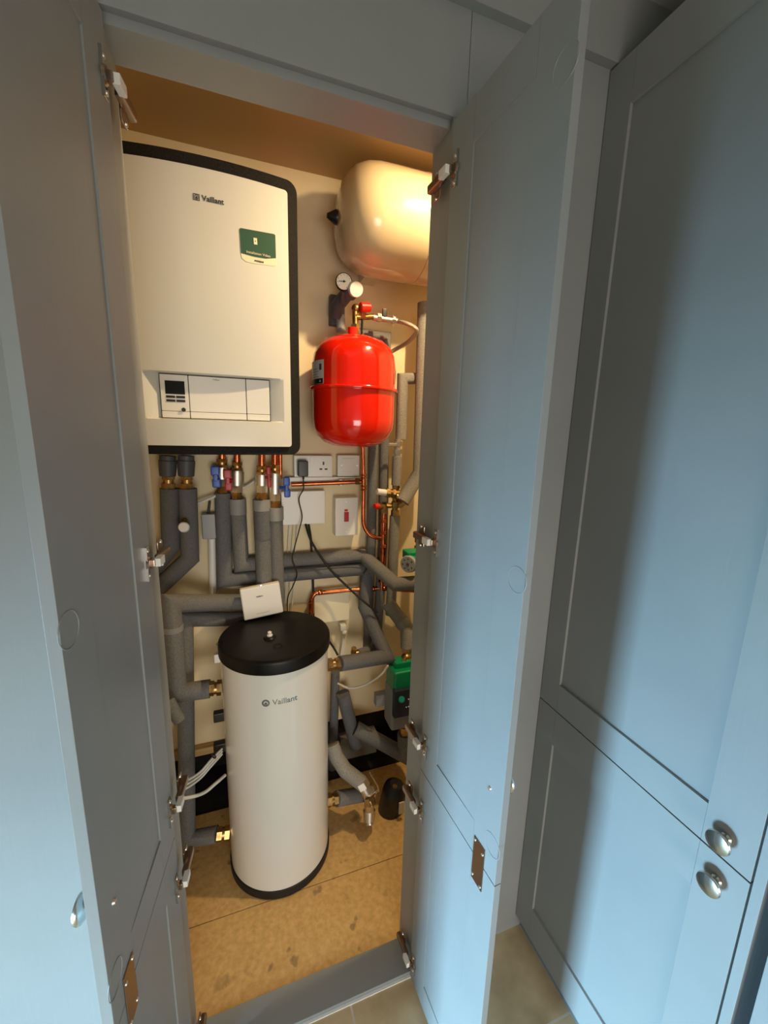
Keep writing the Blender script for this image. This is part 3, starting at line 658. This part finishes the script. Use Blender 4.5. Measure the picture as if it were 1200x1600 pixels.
build('volute', MB().cyl(f0+ax*.083, f0+ax*.14, .034, .04, 28, .006), 'black', p1)
build('pump_union', union(MB(), W(655,862,1.40), W(656,838,1.40), .02), 'brass', p1)

p2 = thing('circulation_pump', 'lower green circulation pump with a navy control panel and teal knob', 'pump', W(632,1110,1.30), 'circulation pumps at the right')
a = W(616,1056,1.27); b_ = W(650,1078,1.27)
build('motor_cap', MB().box((a.x,1.265,b_.z), (b_.x+.04,1.36,a.z+.012), .008, 3).box((a.x+.012,1.29,a.z), (b_.x+.04,1.34,a.z+.035), .006), 'green', p2)
a = W(617,1081,1.25); b_ = W(646,1117,1.25)
cpn = build('control_panel', MB().box((a.x,1.25,b_.z), (b_.x+.04,1.275,a.z), .004), 'navy', p2)
sub('selector_knob', MB().cyl(W(627.5,1093,1.2505), W(627.5,1093,1.240), .0125, .0115, 26, .002), 'teal', cpn)
for px, py in ((638.5,1092.5),(635,1105),(638.5,1104)): sub('indicator', MB().cyl(W(px,py,1.2505), W(px,py,1.2485), .0022, n=10), 'whitep', cpn)
a = W(612,1079,1.28); b_ = W(645,1134,1.28)
build('pump_housing', MB().box((a.x,1.272,b_.z), (b_.x+.05,1.36,a.z), .012, 3), 'castgrey', p2)
build('pump_union', MB().hexn(W(633,1133,1.31), W(633,1140,1.31), .027).cyl(W(633,1138,1.31), W(633,1148,1.31), .023), 'brass', p2)
t = ipipe('mitred insulated pipe below the navy pump panel, sloping up left', [(632,1146,1.31),(632,1180,1.31),(556,1138,1.40)], .0285, 'foam')
t = ipipe('mitred insulated pipe above the lower green pump, with a taped joint', [(606,942,1.42),(636,982,1.36),(637,1012,1.34)], .0275, 'foaml')
build('joint_tape', MB().tube(P((627,970,1.377),(632.5,977.5,1.366)), .030), 'tape', t)
pvv = thing('pump_valve', 'gold brass valve between the taped pipe and the lower green pump', 'valve', W(635,1025,1.33))
build('brass_body', MB().hexn(W(636.5,1010,1.335), W(636,1019,1.335), .020).ball(W(635,1028,1.325), .0215).cyl(W(636,1017,1.335), W(635,1060,1.32), .016), 'brass', pvv)
build('valve_screw', MB().cyl(W(632,1031,1.31), W(631,1032,1.298), .009, .008, 16, .001), 'brass', pvv)
t = ipipe('short insulated stub with a brass tee, right of the cylinder lid', [(560,1021,1.38),(592,1010,1.40)], .0165, 'foam')
build('brass_tee', MB().hexn(W(549,1022,1.38), W(556,1020,1.38), .013).cyl(W(552,1021,1.38), W(553,1013,1.37), .010).cyl(W(556,1021,1.38), W(561,1020,1.38), .010), 'brass', t)
tag(build('junction_box', MB().box(W(596,1092,1.36)+V((-.026,-.012,-.026)), W(596,1092,1.36)+V((.026,.02,.026)), .003), 'greyp'), 'small pale terminal box left of the navy pump panel', 'junction box')
ipipe('dark insulated pipe slanting down behind the right side of the cylinder', [(536,1084,1.42),(541,1105,1.42),(556,1165,1.42)], .0265, 'foamd')
ipipe('upright dark pipe beside the right edge of the cylinder', [(524,1050,1.46),(521,1150,1.46),(519,1200,1.46)], .018, 'foamd')
tag(build('pipe_bracket', MB().box(W(562,1168,1.47)+V((-.085,.004,-.05)), W(562,1168,1.47)+V((.08,.0495,.055)), .004), 'greym'), 'grey metal box on the wall behind the lower sloping pipes', 'bracket')
t = ipipe('curved mitred foam pipe right of the cylinder, ending at the isolating valve', [(519,1163,1.34),(525,1181,1.32),(539,1203,1.29),(566,1224,1.25)], .027, 'foaml')
t = ipipe('short insulated pipe from the low brass union on the right of the cylinder', [(526,1248,1.27),(566,1241,1.30)], .027, 'foam')
iv = thing('isolating_valve', 'nickel isolating valve with a thin lever, right of the cylinder foot', 'valve', W(577,1250,1.23))
b = MB(); b.hexn(W(564,1221,1.25), W(569,1230,1.24), .026); b.cyl(W(567,1226,1.245), W(578,1246,1.23), .021); b.cyl(W(577,1240,1.235), W(577,1270,1.25), .019); b.hexn(W(576,1236,1.235), W(576.5,1243,1.235), .026)
build('valve_body', b, 'nickel', iv)
build('end_cap', MB().hexn(W(577,1247,1.215), W(580,1258,1.20), .020).cyl(W(578,1251,1.205), W(580.5,1259,1.195), .0125), 'brass', iv)
build('lower_cap', MB().cyl(W(577,1265,1.25), W(577,1283,1.235), .0235, .0205, 24, .002).cyl(W(577,1281,1.236), W(578,1288,1.228), .0145), 'nickel', iv)
build('lever', MB().tube(P((578,1207,1.20),(590,1228,1.195),(592,1236,1.195)), .0028, 8).cyl(W(590,1236,1.20), W(582,1242,1.225), .005), 'steel', iv)
fl_ = thing('magnetic_filter', 'dark navy magnetic filter in the shadow behind the lower right hinge', 'filter', W(614,1270,1.29))
fc = W(613,1250,1.30)
build('canister', MB().lathe([(0,-.10),(.035,-.098),(.048,-.07),(.050,.04),(.046,.065),(.026,.085),(0,.088)], fc, (.15,-.1,1), 32), 'navyd', fl_)
build('air_bleed', MB().hexn(fc+V((.0,-.02,.07)), fc+V((0,-.022,.088)), .010), 'brass', fl_)
build('data_label', MB().box(W(627,1262,1.24)+V((-.010,-.002,-.028)), W(627,1262,1.24)+V((.012,.004,.024)), .001), 'paper', fl_)
build('drain_port', MB().hexn(W(612,1290,1.27), W(616,1298,1.26), .014), 'nickel', fl_)
tag(build('foam_offcut', MB().tube(P((264,1096,1.22),(272,1112,1.20),(281,1127,1.19)), .017), 'foam'), 'loose grey foam offcut hanging beside the left hinges', 'foam')

# ------------------------------------------------------------------ light
lamp = bpy.data.lights.new('cupboard_lamp', 'SPOT'); lamp.energy = 52; lamp.spot_size = math.radians(176); lamp.spot_blend = 1; lamp.color = (1,.73,.40); lamp.shadow_soft_size = .02
o = bpy.data.objects.new('cupboard_lamp', lamp); o.location = (.66,.90,.80); C.objects.link(o); o.rotation_euler = (V((.35,1.15,-.6))-V(o.location)).to_track_quat('-Z','Y').to_euler()
win = bpy.data.lights.new('window_daylight', 'AREA'); win.shape = 'RECTANGLE'; win.size = .5; win.size_y = .6; win.energy = 56; win.spread = math.radians(80); win.color = (.40,.73,1)
o = bpy.data.objects.new('window_daylight', win); o.location = (-2.3,-.18,-1.2); C.objects.link(o)
o.rotation_euler = (V((.7,.45,-1.75))-V(o.location)).to_track_quat('-Z','Y').to_euler()
rl = bpy.data.lights.new('room_daylight', 'AREA'); rl.shape = 'RECTANGLE'; rl.size = 1.3; rl.size_y = 1.1; rl.energy = 24; rl.spread = math.radians(128); rl.color = (1,.93,.83)
o = bpy.data.objects.new('room_daylight', rl); o.location = (.15,-2.1,-.8); C.objects.link(o)
o.rotation_euler = (V((.3,1,-1.5))-V(o.location)).to_track_quat('-Z','Y').to_euler()
w = bpy.data.worlds.new('room_ambient'); bpy.context.scene.world = w; w.use_nodes = True
w.node_tree.nodes['Background'].inputs[0].default_value = (1,.955,.88,1); w.node_tree.nodes['Background'].inputs[1].default_value = .19

# ------------------------------------------------------------------ camera
cd = bpy.data.cameras.new('camera'); cd.sensor_fit = 'HORIZONTAL'; cd.sensor_width = 36; cd.lens = 36*F/1200; cd.clip_start = .01
co = bpy.data.objects.new('camera', cd); C.objects.link(co)
co.matrix_world = Matrix((( rt.x, up.x, -fw.x, 0), (rt.y, up.y, -fw.y, 0), (rt.z, up.z, -fw.z, 0), (0,0,0,1)))
bpy.context.scene.camera = co
for o in list(C.objects):
    if o.parent is None: o.location.z += EYE
sc = bpy.context.scene
sc.view_settings.view_transform = 'Standard'; sc.view_settings.look = 'None'; sc.view_settings.gamma = 1; sc.view_settings.exposure = 0
sc.cycles.max_bounces = 8
